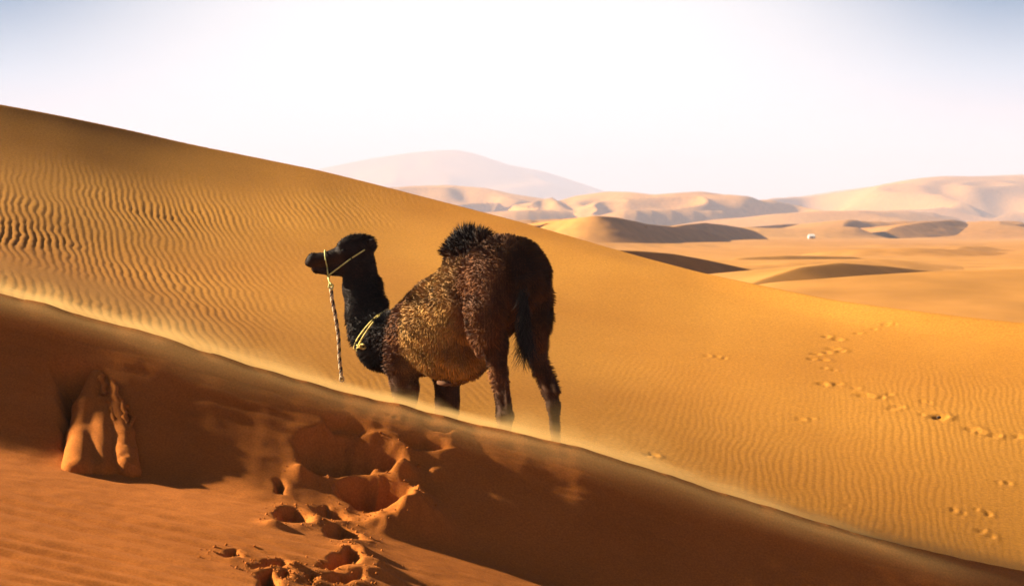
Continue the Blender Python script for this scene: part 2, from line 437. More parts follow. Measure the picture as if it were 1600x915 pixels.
def near_height(x, y):
    z = near_base(x, y)
    yc = crest_y(x)
    s = yc - y
    # long low ripples on the lit flat at the foot
    flat = sstep(-0.30, 0.02, plain_near(x, y) - (crest_z(x) - 0.6 * np.maximum(s, 0)))
    wx = x + 0.25 * noise2(x * 0.8, y * 0.8, 200)
    ph = (y * 0.97 + wx * 0.10) / 0.21 + 0.9 * noise2(x * 0.35, y * 0.5, 201) + 0.30 * noise2(x * 1.1, y * 1.6, 202)
    z = z + flat * (0.0085 * np.sin(2 * math.pi * ph) + 0.0022 * np.sin(2 * math.pi * ph * 2.0 + 1)) * sstep(11.0, 10.1, y) * (0.5 + 0.8 * np.clip(fbm(x * 0.7, y * 1.1, 203, 2) + 0.4, 0, 1)) * sstep(0.9, -0.6, x)
    # wind streaks combed along the crest
    cr = sstep(0.9, 0.05, s) * sstep(-0.02, 0.1, s)
    z = z + cr * 0.013 * fbm(x * 0.8, s * 9.0, 210, 3) + 0.0025 * sstep(0.0, 0.2, s) * fbm(x * 3.0, y * 12.0, 212, 2)
    z = z + 0.0022 * fbm(x * 7, y * 7, 220, 2)
    for (mx_, my_, r, h) in MOUND_W:
        q = ((x - mx_) / r) ** 2 + ((y - my_) / (r * 0.9)) ** 2
        m = q < 9
        if m.any():
            z[m] = z[m] + 0.85 * h * np.exp(-q[m] * 1.1) * (1 + 0.20 * fbm(x[m] * 9, y[m] * 9, 230, 2))
    for (w, dep, rim) in HOLE_W:
        x0, y0 = w.min(0) - 0.35; x1, y1 = w.max(0) + 0.35
        m = (x > x0) & (x < x1) & (y > y0) & (y < y1)
        if not m.any():
            continue
        xm, ym = x[m], y[m]
        sdv = poly_sd(xm + 0.020 * fbm(xm * 8, ym * 8, 240, 2), ym + 0.020 * fbm(xm * 8, ym * 8, 241, 2), w)
        cx = w[:, 0].mean(); hw = max(0.05, np.ptp(w[:, 0]) * 0.5); size = min(hw, np.ptp(w[:, 1]) * 0.5)
        side = np.clip((xm - cx) / hw, -1, 1)
        wallw = size * (0.45 + 0.55 * sstep(-0.4, 0.9, side))            # steep on the left, easy on the right
        depth = dep * sstep(0.0, 1.0, np.clip(-sdv / wallw, 0, 1)) * (1 + 0.15 * noise2(xm * 11, ym * 11, 250))
        rimh = 0.62 * rim * np.exp(-(np.maximum(sdv, 0) / 0.085) ** 1.2) * sstep(-0.035, 0.03, sdv) * (0.25 + 0.75 * sstep(-0.5, 0.8, side)) * (1 + 0.25 * noise2(xm * 12, ym * 12, 255))
        z[m] = z[m] - depth + rimh
    return z

def axis(parts):
    a = [np.arange(p0, p1, st) for (p0, p1, st) in parts]
    return np.concatenate(a + [np.array([parts[-1][1]])])

def sheet(name, X, Y, Z, mat):
    nr, nc = X.shape
    v = np.stack([X.ravel(), Y.ravel(), Z.ravel() + CAMZ], -1)
    o = mesh_object(name, v, grid_faces(nr, nc), mat)
    o['kind'] = 'structure'
    return o

SEAM = 13.0
# foreground dune sheet
gx = axis([(-14, -5, 0.15), (-5, -3.4, 0.03), (-3.4, 3.3, 0.0125), (3.3, 5, 0.03), (5, 14, 0.15)])
gy = axis([(-8, 6, 0.35), (6, 7.9, 0.05), (7.9, 12.7, 0.0108), (12.7, SEAM, 0.03)])
X, Y = np.meshgrid(gx, gy)
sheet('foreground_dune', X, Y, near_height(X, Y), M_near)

# second dune sheet (fan shaped grid, world-space heights)
ga = axis([(-1.2, -0.40, 0.02), (-0.40, -0.285, 0.003), (-0.285, 0.285, 0.00082), (0.285, 0.40, 0.003), (0.40, 1.2, 0.02)])
gd = [SEAM - 0.06]
while gd[-1] < 37.0:
    gd.append(gd[-1] + 0.034 + 0.0012 * (gd[-1] - 13))
while gd[-1] < 60:
    gd.append(gd[-1] * 1.02)
gd = np.array(gd)
A, Y = np.meshgrid(ga, gd)
X = A * Y
zm = mid_height(X, Y)
TR_W = []
def mid_nodetail(x, y):
    return mid_height(x, y, False)
for (px, py, r) in TRACKS:
    TR_W.append((*unproject(px, py, mid_nodetail, 13.2, 34)[:2], r))
for i, (tx, ty, r) in enumerate(TR_W):
    rr = r / FPX * ty * (0.62 if TRACKS[i][1] < 700 else 0.34)
    th = random.uniform(-0.5, 0.5); ct, st = math.cos(th), math.sin(th)
    ux = (X - tx) * ct + (Y - ty) * st; uy = -(X - tx) * st + (Y - ty) * ct
    el = random.uniform(1.1, 1.9)
    m = (np.abs(ux) < rr * 5) & (np.abs(uy) < rr * 6)
    nz = 0.35 * noise2(ux[m] / rr * 0.9 + i, uy[m] / rr * 0.6, 400 + i)
    q = np.sqrt((ux[m] / (rr * el)) ** 2 + (uy[m] / (rr * 1.5)) ** 2) + nz
    sd_ = sstep(-1.2, 1.2, ux[m] / rr)
    dep = rr * (0.36 + 0.30 * random.random()) * (1.7 if (i == 22) else 1.0)
    zm[m] += -dep * np.exp(-np.maximum(q, 0) ** 2.2) + 0.40 * dep * sd_ * np.exp(-((q - 1.6) / 0.7) ** 2)
zm = np.where(Y < 15.5, smax(zm, crest_z(X) - 0.50 * np.maximum(Y - crest_y(X), 0), 0.10), zm)
zm = np.where(Y < SEAM, zm - 0.012, zm)
sheet('second_dune', X, Y, zm, M_mid)

# far desert sheet
ga = axis([(-1.4, -0.42, 0.03), (-0.42, -0.285, 0.004), (-0.285, 0.285, 0.00068), (0.285, 0.42, 0.004), (0.42, 1.4, 0.03)])
gd = np.exp(np.linspace(math.log(30), math.log(8500), 300))
A, Y = np.meshgrid(ga, gd)
X = A * Y
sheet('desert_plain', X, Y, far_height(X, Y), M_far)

# the desert goes on all round, a little lower than the dunes built in front
rr_ = np.concatenate([[0.0], np.exp(np.linspace(math.log(8), math.log(8800), 70))])
aa_ = np.linspace(0, 2 * math.pi, 145)
RR, AA = np.meshgrid(rr_, aa_, indexing='ij')
X = RR * np.cos(AA); Y = RR * np.sin(AA)
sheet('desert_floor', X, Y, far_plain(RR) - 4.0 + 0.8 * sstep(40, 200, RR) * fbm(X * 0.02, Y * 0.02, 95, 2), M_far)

# far dunes and hills: ridges swept along their crests, each its own sheet sunk into the plain
def ridge(pxs, pys, ds, sf, sb, size, rough, seed, n=420):
    t, gp = smooth_curve(a_of(pxs), np.asarray(pys, float), n, 0.010)
    _, gdp = smooth_curve(a_of(pxs), np.asarray(ds, float), n, 0.03)
    cx = t * gdp; cyy = gdp; cz = zr(gp, gdp)
    tx = np.gradient(cx); ty = np.gradient(cyy)
    k = np.ones(31) / 31
    ny = np.convolve(np.pad(-tx, 15, 'edge'), k, 'valid'); nx = np.convolve(np.pad(ty, 15, 'edge'), k, 'valid')
    L = np.hypot(nx, ny); nx /= L; ny /= L                      # towards the viewer
    q = np.concatenate([-np.linspace(1, 0, 18)[:-1] ** 1.6, np.linspace(0, 1, 110 if rough > 0.05 else 40) ** 1.5])
    Q, CXg = np.meshgrid(q * size, cx); _, CYg = np.meshgrid(q, cyy); _, CZg = np.meshgrid(q, cz)
    X = CXg + nx[:, None] * Q; Y = CYg + ny[:, None] * Q
    f = np.maximum(Q, 0); b = np.maximum(-Q, 0)
    rd = size * 0.012
    Z = CZg - sf * (np.sqrt(f * f + rd * rd) - rd) - sb * (np.sqrt(b * b + rd * rd) - rd)
    if rough > 0:
        s1 = size * 0.32
        near = sstep(0.0, 0.16, np.abs(Q) / size)
        rr = 1 - np.abs(fbm(X / s1 + 0.4 * noise2(Y / s1, X / s1, seed), Y / s1 * 0.8, seed + 3, 3)) * 1.6
        Z = Z + rough * s1 * near * (rr - 0.75)
    e = np.minimum(np.arange(n), n - 1 - np.arange(n)) / (n * 0.10)
    Z = np.maximum(Z, far_plain(Y) - 6 - 0.05 * size)
    Z = Z - (sf * size * 0.35)*0.2 * np.clip(1 - e, 0, 1)[:, None] ** 2
    return X, Y, Z
for k_, (nm, pxs, pys, ds, sf, sb, size, rough) in enumerate(FAR_DUNES):
    X, Y, Z = ridge(pxs, pys, ds, sf, sb, size, rough, 300 + 11 * k_, 420 if size > 100 else 220)
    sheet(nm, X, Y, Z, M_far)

# ------------------------------------------------------------------ signed-distance modelling
def surface_nets(F, origin, h):
    """F: field on a grid (negative inside) -> verts, quads."""
    nx, ny, nz = F.shape
    S = F < 0
    cnt = np.zeros((nx - 1, ny - 1, nz - 1), np.int16); acc = np.zeros((nx - 1, ny - 1, nz - 1, 3), np.float32)
    corners = [(i, j, k) for i in (0, 1) for j in (0, 1) for k in (0, 1)]
    def sl(c):
        return F[c[0]:nx - 1 + c[0], c[1]:ny - 1 + c[1], c[2]:nz - 1 + c[2]]
    for a in range(8):
        for b in range(a + 1, 8):
            ca, cb = corners[a], corners[b]
            if sum(abs(p - q) for p, q in zip(ca, cb)) != 1:
                continue
            fa, fb = sl(ca), sl(cb)
            m = (fa < 0) != (fb < 0)
            idx = np.nonzero(m)
            t = fa[idx] / (fa[idx] - fb[idx])
            p = np.array(ca, np.float32)[None] + t[:, None] * (np.array(cb, np.float32) - np.array(ca, np.float32))[None]
            acc[idx] += p; cnt[idx] += 1
    act = np.nonzero(cnt > 0)
    vid = np.full(cnt.shape, -1, np.int64); vid[act] = np.arange(len(act[0]))
    v = acc[act] / cnt[act][:, None] + np.stack(act, -1)
    v = v * h + np.asarray(origin)
    quads = []
    for ax in range(3):
        o1, o2 = [(1, 2), (2, 0), (0, 1)][ax]
        sh = [nx, ny, nz]
        r = [slice(1, -1)] * 3; r[ax] = slice(0, -1)
        r2 = list(r); r2[ax] = slice(1, None)
        A_, B_ = S[tuple(r)], S[tuple(r2)]
        for flip in (False, True):
            m = (A_ & ~B_) if not flip else (~A_ & B_)
            ii = np.stack(np.nonzero(m), -1)
            ii = ii + np.array([0 if q == ax else 1 for q in range(3)])
            e1 = np.zeros(3, int); e1[o1] = 1; e2 = np.zeros(3, int); e2[o2] = 1
            q = [ii - e1 - e2, ii - e2, ii, ii - e1]
            if flip: q = q[::-1]
            quads.append(np.stack([vid[tuple(w.T)] for w in q], -1))
    return v, np.concatenate(quads)

def sd_cone(p, a, b, ra, rb):
    """tapered capsule."""
    a = np.asarray(a, np.float32); b = np.asarray(b, np.float32)
    ab = b - a
    t = np.clip(((p - a) @ ab) / (ab @ ab), 0, 1)
    q = p - a - t[..., None] * ab
    return np.sqrt((q * q).sum(-1)) - (ra + (rb - ra) * t)

def sd_ell(p, c, r, yaw=0.0, pitch=0.0):
    q = p - np.asarray(c, np.float32)
    if yaw or pitch:
        cyw, syw = math.cos(yaw), math.sin(yaw)
        x = q[..., 0] * cyw + q[..., 1] * syw; y = -q[..., 0] * syw + q[..., 1] * cyw; z = q[..., 2]
        cp_, sp_ = math.cos(pitch), math.sin(pitch)
        q = np.stack([x * cp_ + z * sp_, y, -x * sp_ + z * cp_], -1)
    r = np.asarray(r, np.float32)
    k0 = np.sqrt(((q / r) ** 2).sum(-1)); k1 = np.sqrt(((q / (r * r)) ** 2).sum(-1))
    return k0 * (k0 - 1.0) / np.maximum(k1, 1e-6)

def sdf_eval(prims, p):
    d = np.full(p.shape[:-1], 10.0, np.float32)
    for pr in prims:
        if pr[0] == 'c':
            _, a, b, ra, rb, k = pr
            e = sd_cone(p, a, b, ra, rb)
        else:
            _, c, r, yaw, pitch, k = pr
            e = sd_ell(p, c, r, yaw, pitch)
        d = smin(d, e.astype(np.float32), k)
    return d

# ------------------------------------------------------------------ the camel (modelled in metres about its own base point)
TH = math.radians(32.0)                                   # heading: away from the viewer and to the left
HEAD = np.array([-math.sin(TH), math.cos(TH), 0.0]); LEFT = np.array([-math.cos(TH), -math.sin(TH), 0.0]); UP = np.array([0, 0, 1.0])
BASE = np.array([-0.014, 13.4, CAMZ - 1.93])              # ground under the hips
def L(s, l, z):
    """camel frame (forward, left, up) -> offsets from BASE in world axes."""
    return HEAD * s + LEFT * l + UP * z
def W(px, py, y):
    return P(px, py, y) - BASE

prims = []
def cone(a, b, ra, rb, k=0.05): prims.append(('c', a, b, ra, rb, k))
def ell(c, r, yaw=0.0, pitch=0.0, k=0.05): prims.append(('e', c, r, yaw, pitch, k))
YAW = math.atan2(HEAD[1], HEAD[0])
# trunk
ell(L(0.02, 0, 1.40), (0.33, 0.265, 0.28), YAW, 0, 0.08)                  # rump
cone(L(0.05, 0, 1.38), L(0.42, 0, 1.25), 0.25, 0.295, 0.08)
cone(L(0.40, 0, 1.24), L(0.82, 0, 1.02), 0.31, 0.355, 0.10)               # barrel
cone(L(0.82, 0, 1.02), L(1.18, 0, 0.90), 0.34, 0.265, 0.10)               # chest
ell(L(0.70, 0.02, 0.92), (0.30, 0.25, 0.30), YAW, 0.0, 0.08)                 # deep girth
ell(L(0.56, 0, 1.50), (0.27, 0.13, 0.19), YAW, -0.25, 0.09)               # hump
for sd in (1, -1):
    ell(L(1.10, sd * 0.19, 0.93), (0.20, 0.13, 0.28), YAW, 0.35, 0.07)    # shoulder
    ell(L(0.00, 0.20 if sd > 0 else -0.182, 1.20), (0.20, 0.095, 0.34), YAW, 0.0, 0.03)    # haunch
ell(L(0.70, 0.03, 0.645), (0.09, 0.07, 0.05), YAW, 0, 0.03)               # chest pad
# hind legs
def limb(pts, k=0.035):
    for (a, ra), (b, rb) in zip(pts[:-1], pts[1:]):
        cone(a, b, ra, rb, k)
limb([(L(0.03, 0.20, 1.18), 0.125), (W(760, 490, 13.27), 0.112), (W(775, 540, 13.27), 0.082), (W(780, 580, 13.26), 0.052), (W(785, 620, 13.24), 0.046), (W(789, 650, 13.20), 0.054), (W(788, 690, 13.22), 0.036), (W(788, 728, 13.24), 0.036)], 0.025)
cone(W(790, 590, 13.21), W(796, 648, 13.15), 0.018, 0.026, 0.015)         # tendon to the point of hock
limb([(L(0.03, -0.19, 1.18), 0.118), (W(833, 490, 13.56), 0.094), (W(836, 540, 13.54), 0.076), (W(846, 582, 13.50), 0.044), (W(860, 614, 13.44), 0.046), (W(865, 634, 13.42), 0.046), (W(867, 665, 13.43), 0.030), (W(870, 722, 13.46), 0.032)], 0.025)
cone(W(850, 560, 13.48), W(871, 612, 13.38), 0.016, 0.022, 0.015)
# fore legs
limb([(L(1.12, 0.20, 0.90), 0.135), (W(629, 570, 14.22), 0.112), (W(632, 598, 14.20), 0.092), (W(634, 614, 14.18), 0.088), (W(634, 650, 14.24), 0.058), (W(634, 716, 14.26), 0.052)])
ell(W(645, 606, 14.12), (0.05, 0.05, 0.045), 0, 0, 0.02)                  # knee pad
limb([(L(1.10, -0.19, 0.90), 0.130), (W(698, 585, 14.50), 0.098), (W(699, 625, 14.48), 0.086), (W(699, 645, 14.48), 0.075), (W(699, 705, 14.50), 0.052)])
# feet (broad two-toed pads)
for c, k_ in ((W(787, 742, 13.25), 0), (W(872, 731, 13.48), 0), (W(632, 724, 14.24), 0), (W(697, 714, 14.50), 0)):
    ell(c + HEAD * 0.03 + LEFT * 0.035, (0.10, 0.055, 0.05), YAW + 0.15, 0, 0.03)
    ell(c + HEAD * 0.03 - LEFT * 0.035, (0.10, 0.055, 0.05), YAW - 0.15, 0, 0.03)
# neck and head
NECK = [(L(1.18, 0.02, 0.90), 0.235), (W(600, 535, 14.66), 0.185), (W(583, 520, 14.84), 0.155), (W(571, 485, 14.95), 0.140), (W(564, 450, 15.00), 0.130), (W(560, 415, 15.02), 0.115), (W(560, 395, 15.02), 0.098)]
limb(NECK, 0.06)
HY = 14.98
limb([(W(560, 392, HY), 0.090), (W(540, 396, HY), 0.080), (W(520, 402, HY), 0.054), (W(500, 406, HY), 0.047), (W(489, 408, HY), 0.049)], 0.03)
cone(W(548, 418, HY), W(514, 424, HY), 0.066, 0.034, 0.03)                # lower jaw
cone(W(512, 423, HY), W(493, 421, HY), 0.032, 0.028, 0.012)
cone(W(489, 402, HY), W(482, 410, HY), 0.036, 0.026, 0.02)                # split upper lip
ell(W(537, 383, HY - 0.055), (0.050, 0.028, 0.028), 0, 0, 0.02)           # brows
ell(W(537, 383, HY + 0.055), (0.050, 0.028, 0.028), 0, 0, 0.02)
ell(W(556, 381, HY), (0.125, 0.082, 0.058), 0, 0, 0.03)                   # woolly crown
ell(W(574, 384, HY), (0.062, 0.080, 0.060), 0, 0, 0.03)
# tail core
limb([(L(-0.26, -0.02, 1.42), 0.05), (W(816, 440, 13.10), 0.030), (W(820, 490, 13.14), 0.024), (W(822, 530, 13.18), 0.018)], 0.03)

lo = np.array([-1.85, -0.55, -0.10]); hi = np.array([0.55, 1.95, 2.0]); hstep = 0.0155
axs = [np.arange(lo[i], hi[i], hstep) for i in range(3)]
G = np.stack(np.meshgrid(*axs, indexing='ij'), -1).astype(np.float32)
FLD = sdf_eval(prims, G)
bv, bq = surface_nets(FLD, lo, hstep)
del G, FLD
def sdf(p):
    return sdf_eval(prims, np.asarray(p, np.float32))
def sdf_normal(p):
    e = 0.006; n = np.zeros(p.shape)
    for i in range(3):
        dlt = np.zeros(3); dlt[i] = e
        n[:, i] = sdf(p + dlt) - sdf(p - dlt)
    return n / np.maximum(np.linalg.norm(n, axis=1, keepdims=True), 1e-9)
# pull the surface exactly on to the field
bn = sdf_normal(bv)
bv = bv - bn * sdf(bv)[:, None]

def loc_coords(p):
    return p @ HEAD, p @ LEFT, p[:, 2]

def noise3(p, sc, seed):
    return (noise2(p[:, 0] * sc + p[:, 2] * sc * 0.7, p[:, 1] * sc - p[:, 2] * sc * 0.6, seed) + noise2(p[:, 2] * sc, p[:, 0] * sc * 0.9 + p[:, 1] * sc * 0.5, seed + 1)) * 0.7

def blob(p, c, r):
    return np.exp(-(((p - c) / np.asarray(r)) ** 2).sum(1))

HEADC = W(545, 400, HY)
def fur_traits(p):
    """coat colour with painted rump shade, hair length and clumping of the coat at body points p."""
    s, l, z = loc_coords(p)
    n = noise3(p, 5.0, 500); n2_ = noise3(p, 18.0, 510)
    brown = np.array([0.28, 0.096, 0.025]); gold = np.array([0.80, 0.405, 0.105]); dark = np.array([0.030, 0.013, 0.007])
    neckm = sstep(1.28, 1.46, s + 0.25 * sstep(0.1, 0.5, l) + 0.05 * n)                    # neck and head are nearly black
    flank = sstep(0.20, 0.38, s) * sstep(1.04, 0.88, s + 0.15 * (z - 1.0)) * sstep(0.45, 0.62, z) * sstep(1.60, 1.42, z)
    rear_shade = sstep(-0.08, -0.28, s + 0.06 * n + 0.5 * np.maximum(l, 0) * 0.4)  # shade on the rump painted into the coat; takes in the dark tail root
    leg = sstep(0.80, 0.50, z + 0.06 * n) * (1 - sstep(0.30, 0.45, s) * sstep(1.0, 0.9, s) * sstep(0.60, 0.66, z))
    humpm = sstep(1.50, 1.60, z) * sstep(0.30, 0.42, s) * sstep(0.95, 0.80, s)
    top = sstep(1.48, 1.66, z)
    c = np.tile(brown, (len(p), 1))
    def mixc_(c, t, m):
        return c + (t - c) * np.clip(m, 0, 1)[:, None]
    c = mixc_(c, gold, flank * (0.85 + 0.4 * n))
    c = mixc_(c, brown * 0.62, top * 0.8)
    c = mixc_(c, brown * 0.48, leg)
    c = mixc_(c, brown * 0.30, rear_shade)
    c = mixc_(c, dark * 1.5, humpm)
    c = mixc_(c, dark, neckm)
    c = mixc_(c, brown * 0.45, neckm * (blob(p, W(500, 412, HY), (0.07, 0.2, 0.05)) + 0.7 * blob(p, W(530, 408, HY), (0.05, 0.2, 0.06))))
    c = c * (1 + 0.30 * n2_ + 0.25 * n)[:, None]
    ln = np.full(len(p), 0.029)
    ln = ln + 0.005 * np.clip(n, -1, 1)
    ln = np.where(humpm > 0.3, 0.070 + 0.035 * n, ln)
    ln = ln * (1 - 0.70 * leg * sstep(0.85, 0.6, z))
    headm = np.maximum(sstep(0.25, 0.18, np.linalg.norm((p - HEADC) * np.array([0.8, 1, 1]), axis=1)), sstep(-1.20, -1.26, p[:, 0]) * sstep(1.0, 1.1, z))
    neckback = neckm * (1 - headm)
    ln = ln * (1 - neckback) + neckback * (0.042 + 0.012 * n)
    ln = ln * (1 - headm) + headm * (0.008 + 0.010 * sstep(-1.33, -1.18, p[:, 0]))
    crown = blob(p, W(562, 372, HY), (0.13, 0.12, 0.06))
    ln = ln + 0.022 * np.clip(crown * 1.4, 0, 1)
    shoul = sstep(0.98, 1.12, s) * (1 - neckm) * sstep(0.6, 0.75, z)
    ln = ln + 0.010 * shoul
    inner = sstep(0.15, 0.10, np.abs(l)) * sstep(1.30, 1.20, z) * sstep(0.20, 0.10, s)
    ln = ln * (1 - 0.65 * inner)
    return np.clip(c, 0.003, 1), np.clip(ln, 0.008, 0.13), humpm, headm, neckm

def hide_material(name, attr_normal):
    m, t, b = new_mat(name)
    b.inputs['Roughness'].default_value = 0.75
    b.inputs['Specular IOR Level'].default_value = 0.18
    a = t.nodes.new('ShaderNodeAttribute'); a.attribute_name = 'col'
    t.links.new(a.outputs['Color'], b.inputs['Base Color'])
    if attr_normal:
        an = t.nodes.new('ShaderNodeAttribute'); an.attribute_name = 'bn'
        geo = t.nodes.new('ShaderNodeNewGeometry')
        mixv = t.nodes.new('ShaderNodeMix'); mixv.data_type = 'VECTOR'
        mixv.inputs[0].default_value = 0.18
        t.links.new(an.outputs['Vector'], mixv.inputs[4]); t.links.new(geo.outputs['Normal'], mixv.inputs[5])
        nrm = t.nodes.new('ShaderNodeVectorMath'); nrm.operation = 'NORMALIZE'
        t.links.new(mixv.outputs[1], nrm.inputs[0])
        t.links.new(nrm.outputs[0], b.inputs['Normal'])
    return m
M_hide = hide_material('camel_hide', False)
M_fur = hide_material('camel_wool', True)

camel = empty('camel', BASE)
tag(camel, 'shaggy dark brown camel walking away behind the shaded sand crest', 'camel')
body = mesh_object('body', bv, bq, M_hide, camel)
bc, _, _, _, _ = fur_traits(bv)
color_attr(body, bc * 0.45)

ROPES_AT = []      # points (offset from BASE) where the coat is pressed flat
def make_fur(name, n_strands, seed, width, mat, region=None):
    rng = np.random.default_rng(seed)
    tri = np.concatenate([bq[:, [0, 1, 2]], bq[:, [0, 2, 3]]])
    a, b, c = bv[tri[:, 0]], bv[tri[:, 1]], bv[tri[:, 2]]
    ar = np.linalg.norm(np.cross(b - a, c - a), axis=1)
    pick = rng.choice(len(tri), n_strands, p=ar / ar.sum())
    r1 = np.sqrt(rng.random(n_strands)); r2 = rng.random(n_strands)
    p = a[pick] * (1 - r1)[:, None] + b[pick] * (r1 * (1 - r2))[:, None] + c[pick] * (r1 * r2)[:, None]
    nrm = (bn[tri[pick, 0]] + bn[tri[pick, 1]] + bn[tri[pick, 2]]); nrm /= np.linalg.norm(nrm, axis=1, keepdims=True) + 1e-9
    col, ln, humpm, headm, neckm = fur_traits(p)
    keep = p[:, 2] > 0.06
    p, nrm, col, ln, humpm, headm, neckm = [q[keep] for q in (p, nrm, col, ln, humpm, headm, neckm)]
    n = len(p)
    for rp in ROPES_AT:
        dmin = np.full(n, 1e9)
        for q in rp:
            dmin = np.minimum(dmin, np.linalg.norm(p - q, axis=1))
        ln = ln * (0.35 + 0.65 * sstep(0.015, 0.05, dmin))
    flow = np.tile(-0.75 * UP - 0.35 * HEAD, (n, 1))
    # head hair flows back along the head
    flow = np.where(headm[:, None] > 0.4, np.array([0.8, 0.0, -0.3])[None], flow)
    flow = flow - nrm * (flow * nrm).sum(1)[:, None]
    jit = rng.normal(0, 1, (n, 3))
    sw = np.stack([noise3(p, 9.0, 600), noise3(p, 9.0, 610), noise3(p, 9.0, 620)], -1)
    out_ = 1.1 + 1.6 * humpm - 0.45 * headm
    d = nrm * out_[:, None] + flow * (0.75 * (1 - humpm))[:, None] + 0.30 * jit + 0.45 * sw
    d = d + UP[None] * (0.5 * humpm)[:, None] + (0.55 * jit + 0.9 * sw) * humpm[:, None]
    d /= np.linalg.norm(d, axis=1, keepdims=True)
    ln = ln * rng.uniform(0.6, 1.25, n)
    tip = p + d * ln[:, None]
    # wool gathers into locks
    cell = 0.018
    cc = np.floor((p + 0.012 * sw) / cell)
    hsh = (np.sin(cc @ np.array([12.9898, 78.233, 37.719])) * 43758.5453) % 1.0
    hs2 = (np.sin(cc @ np.array([39.346, 11.135, 83.155])) * 24634.6345) % 1.0
    cen = (cc + 0.5) * cell + (np.stack([hsh, hs2, (hsh + hs2) % 1.0], -1) - 0.5) * cell * 0.6
    dv = cen + (nrm * out_[:, None] + flow * 0.9 + 0.6 * sw)  * ln[:, None] * 0.8
    lock = (0.50 * (1 - humpm * 0.5) * (1 - headm))[:, None]
    tip = tip * (1 - lock) + dv * lock
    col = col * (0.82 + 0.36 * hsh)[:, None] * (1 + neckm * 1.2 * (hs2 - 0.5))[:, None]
    mid = (p + tip) * 0.5 + nrm * (ln * 0.16)[:, None]
    ax = tip - p
    sd = np.cross(ax, jit); sd /= np.linalg.norm(sd, axis=1, keepdims=True) + 1e-9
    w = width * (0.8 + 0.5 * rng.random(n)) * (0.75 + 0.25 * np.clip(ln / 0.03, 0, 2))
    root = p - nrm * 0.004
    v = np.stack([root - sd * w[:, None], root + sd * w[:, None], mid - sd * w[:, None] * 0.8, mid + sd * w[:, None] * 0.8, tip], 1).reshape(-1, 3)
    b0 = (np.arange(n) * 5)[:, None]
    f = np.concatenate([b0 + np.array([[0, 1, 3]]), b0 + np.array([[0, 3, 2]]), b0 + np.array([[2, 3, 4]])])
    o = mesh_object(name, v, f, mat, camel, smooth=False)
    o['kind'] = 'stuff'
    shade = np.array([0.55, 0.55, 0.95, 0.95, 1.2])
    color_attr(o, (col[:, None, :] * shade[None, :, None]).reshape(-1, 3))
    vec_attr(o, np.repeat(nrm * 0.8 + d * 0.35, 5, axis=0), 'bn')
    return o

# --- ropes
def tube(pts, r, sides=8, closed=False):
    pts = np.asarray(pts, float); n = len(pts)
    tg = np.roll(pts, -1, 0) - np.roll(pts, 1, 0) if closed else np.gradient(pts, axis=0)
    tg /= np.linalg.norm(tg, axis=1, keepdims=True) + 1e-9
    ref = np.array([0.3, 0.9, 0.2]); ref /= np.linalg.norm(ref)
    u = np.cross(tg, ref); u /= np.linalg.norm(u, axis=1, keepdims=True) + 1e-9
    w = np.cross(tg, u)
    rr = np.broadcast_to(np.asarray(r, float), (n,))
    an = np.linspace(0, 2 * math.pi, sides, endpoint=False)
    v = pts[:, None] + rr[:, None, None] * (np.cos(an)[None, :, None] * u[:, None] + np.sin(an)[None, :, None] * w[:, None])
    i = np.arange(n * sides).reshape(n, sides)
    j = np.roll(i, -1, 1)
    if closed:
        i2, j2 = np.roll(i, -1, 0), np.roll(j, -1, 0)
        f = np.stack([i, j, j2, i2], -1).reshape(-1, 4)
    else:
        f = np.stack([i[:-1], j[:-1], j[1:], i[1:]], -1).reshape(-1, 4)
        v = np.concatenate([v.reshape(-1, 3), pts[[0, -1]]])
        c0, c1 = n * sides, n * sides + 1
        f = np.concatenate([f, np.stack([j[0], i[0], np.full(sides, c0), np.full(sides, c0)], -1), np.stack([i[-1], j[-1], np.full(sides, c1), np.full(sides, c1)], -1)])
        return v, f
    return v.reshape(-1, 3), f
def quads_to_mesh(name, v, f, mat, parent, loc=None):
    """quads, where a repeated last index marks a triangle."""
    me = bpy.data.meshes.new(name)
    me.from_pydata([tuple(q) for q in v], [], [tuple(q[:3]) if q[2] == q[3] else tuple(q) for q in f.tolist()])
    me.polygons.foreach_set('use_smooth', np.ones(len(me.polygons), dtype=bool))
    me.update(); me.materials.append(mat)
    o = bpy.data.objects.new(name, me); COL.objects.link(o)
    o.parent = parent
    return o

def twisted(pts, r, pitch, phase, sub=14):
    """one strand of a laid rope along pts."""
    pts = np.asarray(pts, float)
    seg = np.linalg.norm(np.diff(pts, axis=0), axis=1); L_ = np.concatenate([[0], np.cumsum(seg)])
    t = np.linspace(0, L_[-1], max(8, int(L_[-1] / pitch * sub)))
    p = np.stack([np.interp(t, L_, pts[:, i]) for i in range(3)], -1)
    tg = np.gradient(p, axis=0); tg /= np.linalg.norm(tg, axis=1, keepdims=True)
    u = np.cross(tg, np.array([0.1, 1, 0.05])); u /= np.linalg.norm(u, axis=1, keepdims=True); w = np.cross(tg, u)
    a = t / pitch * 2 * math.pi + phase
    return p + r * (np.cos(a)[:, None] * u + np.sin(a)[:, None] * w)

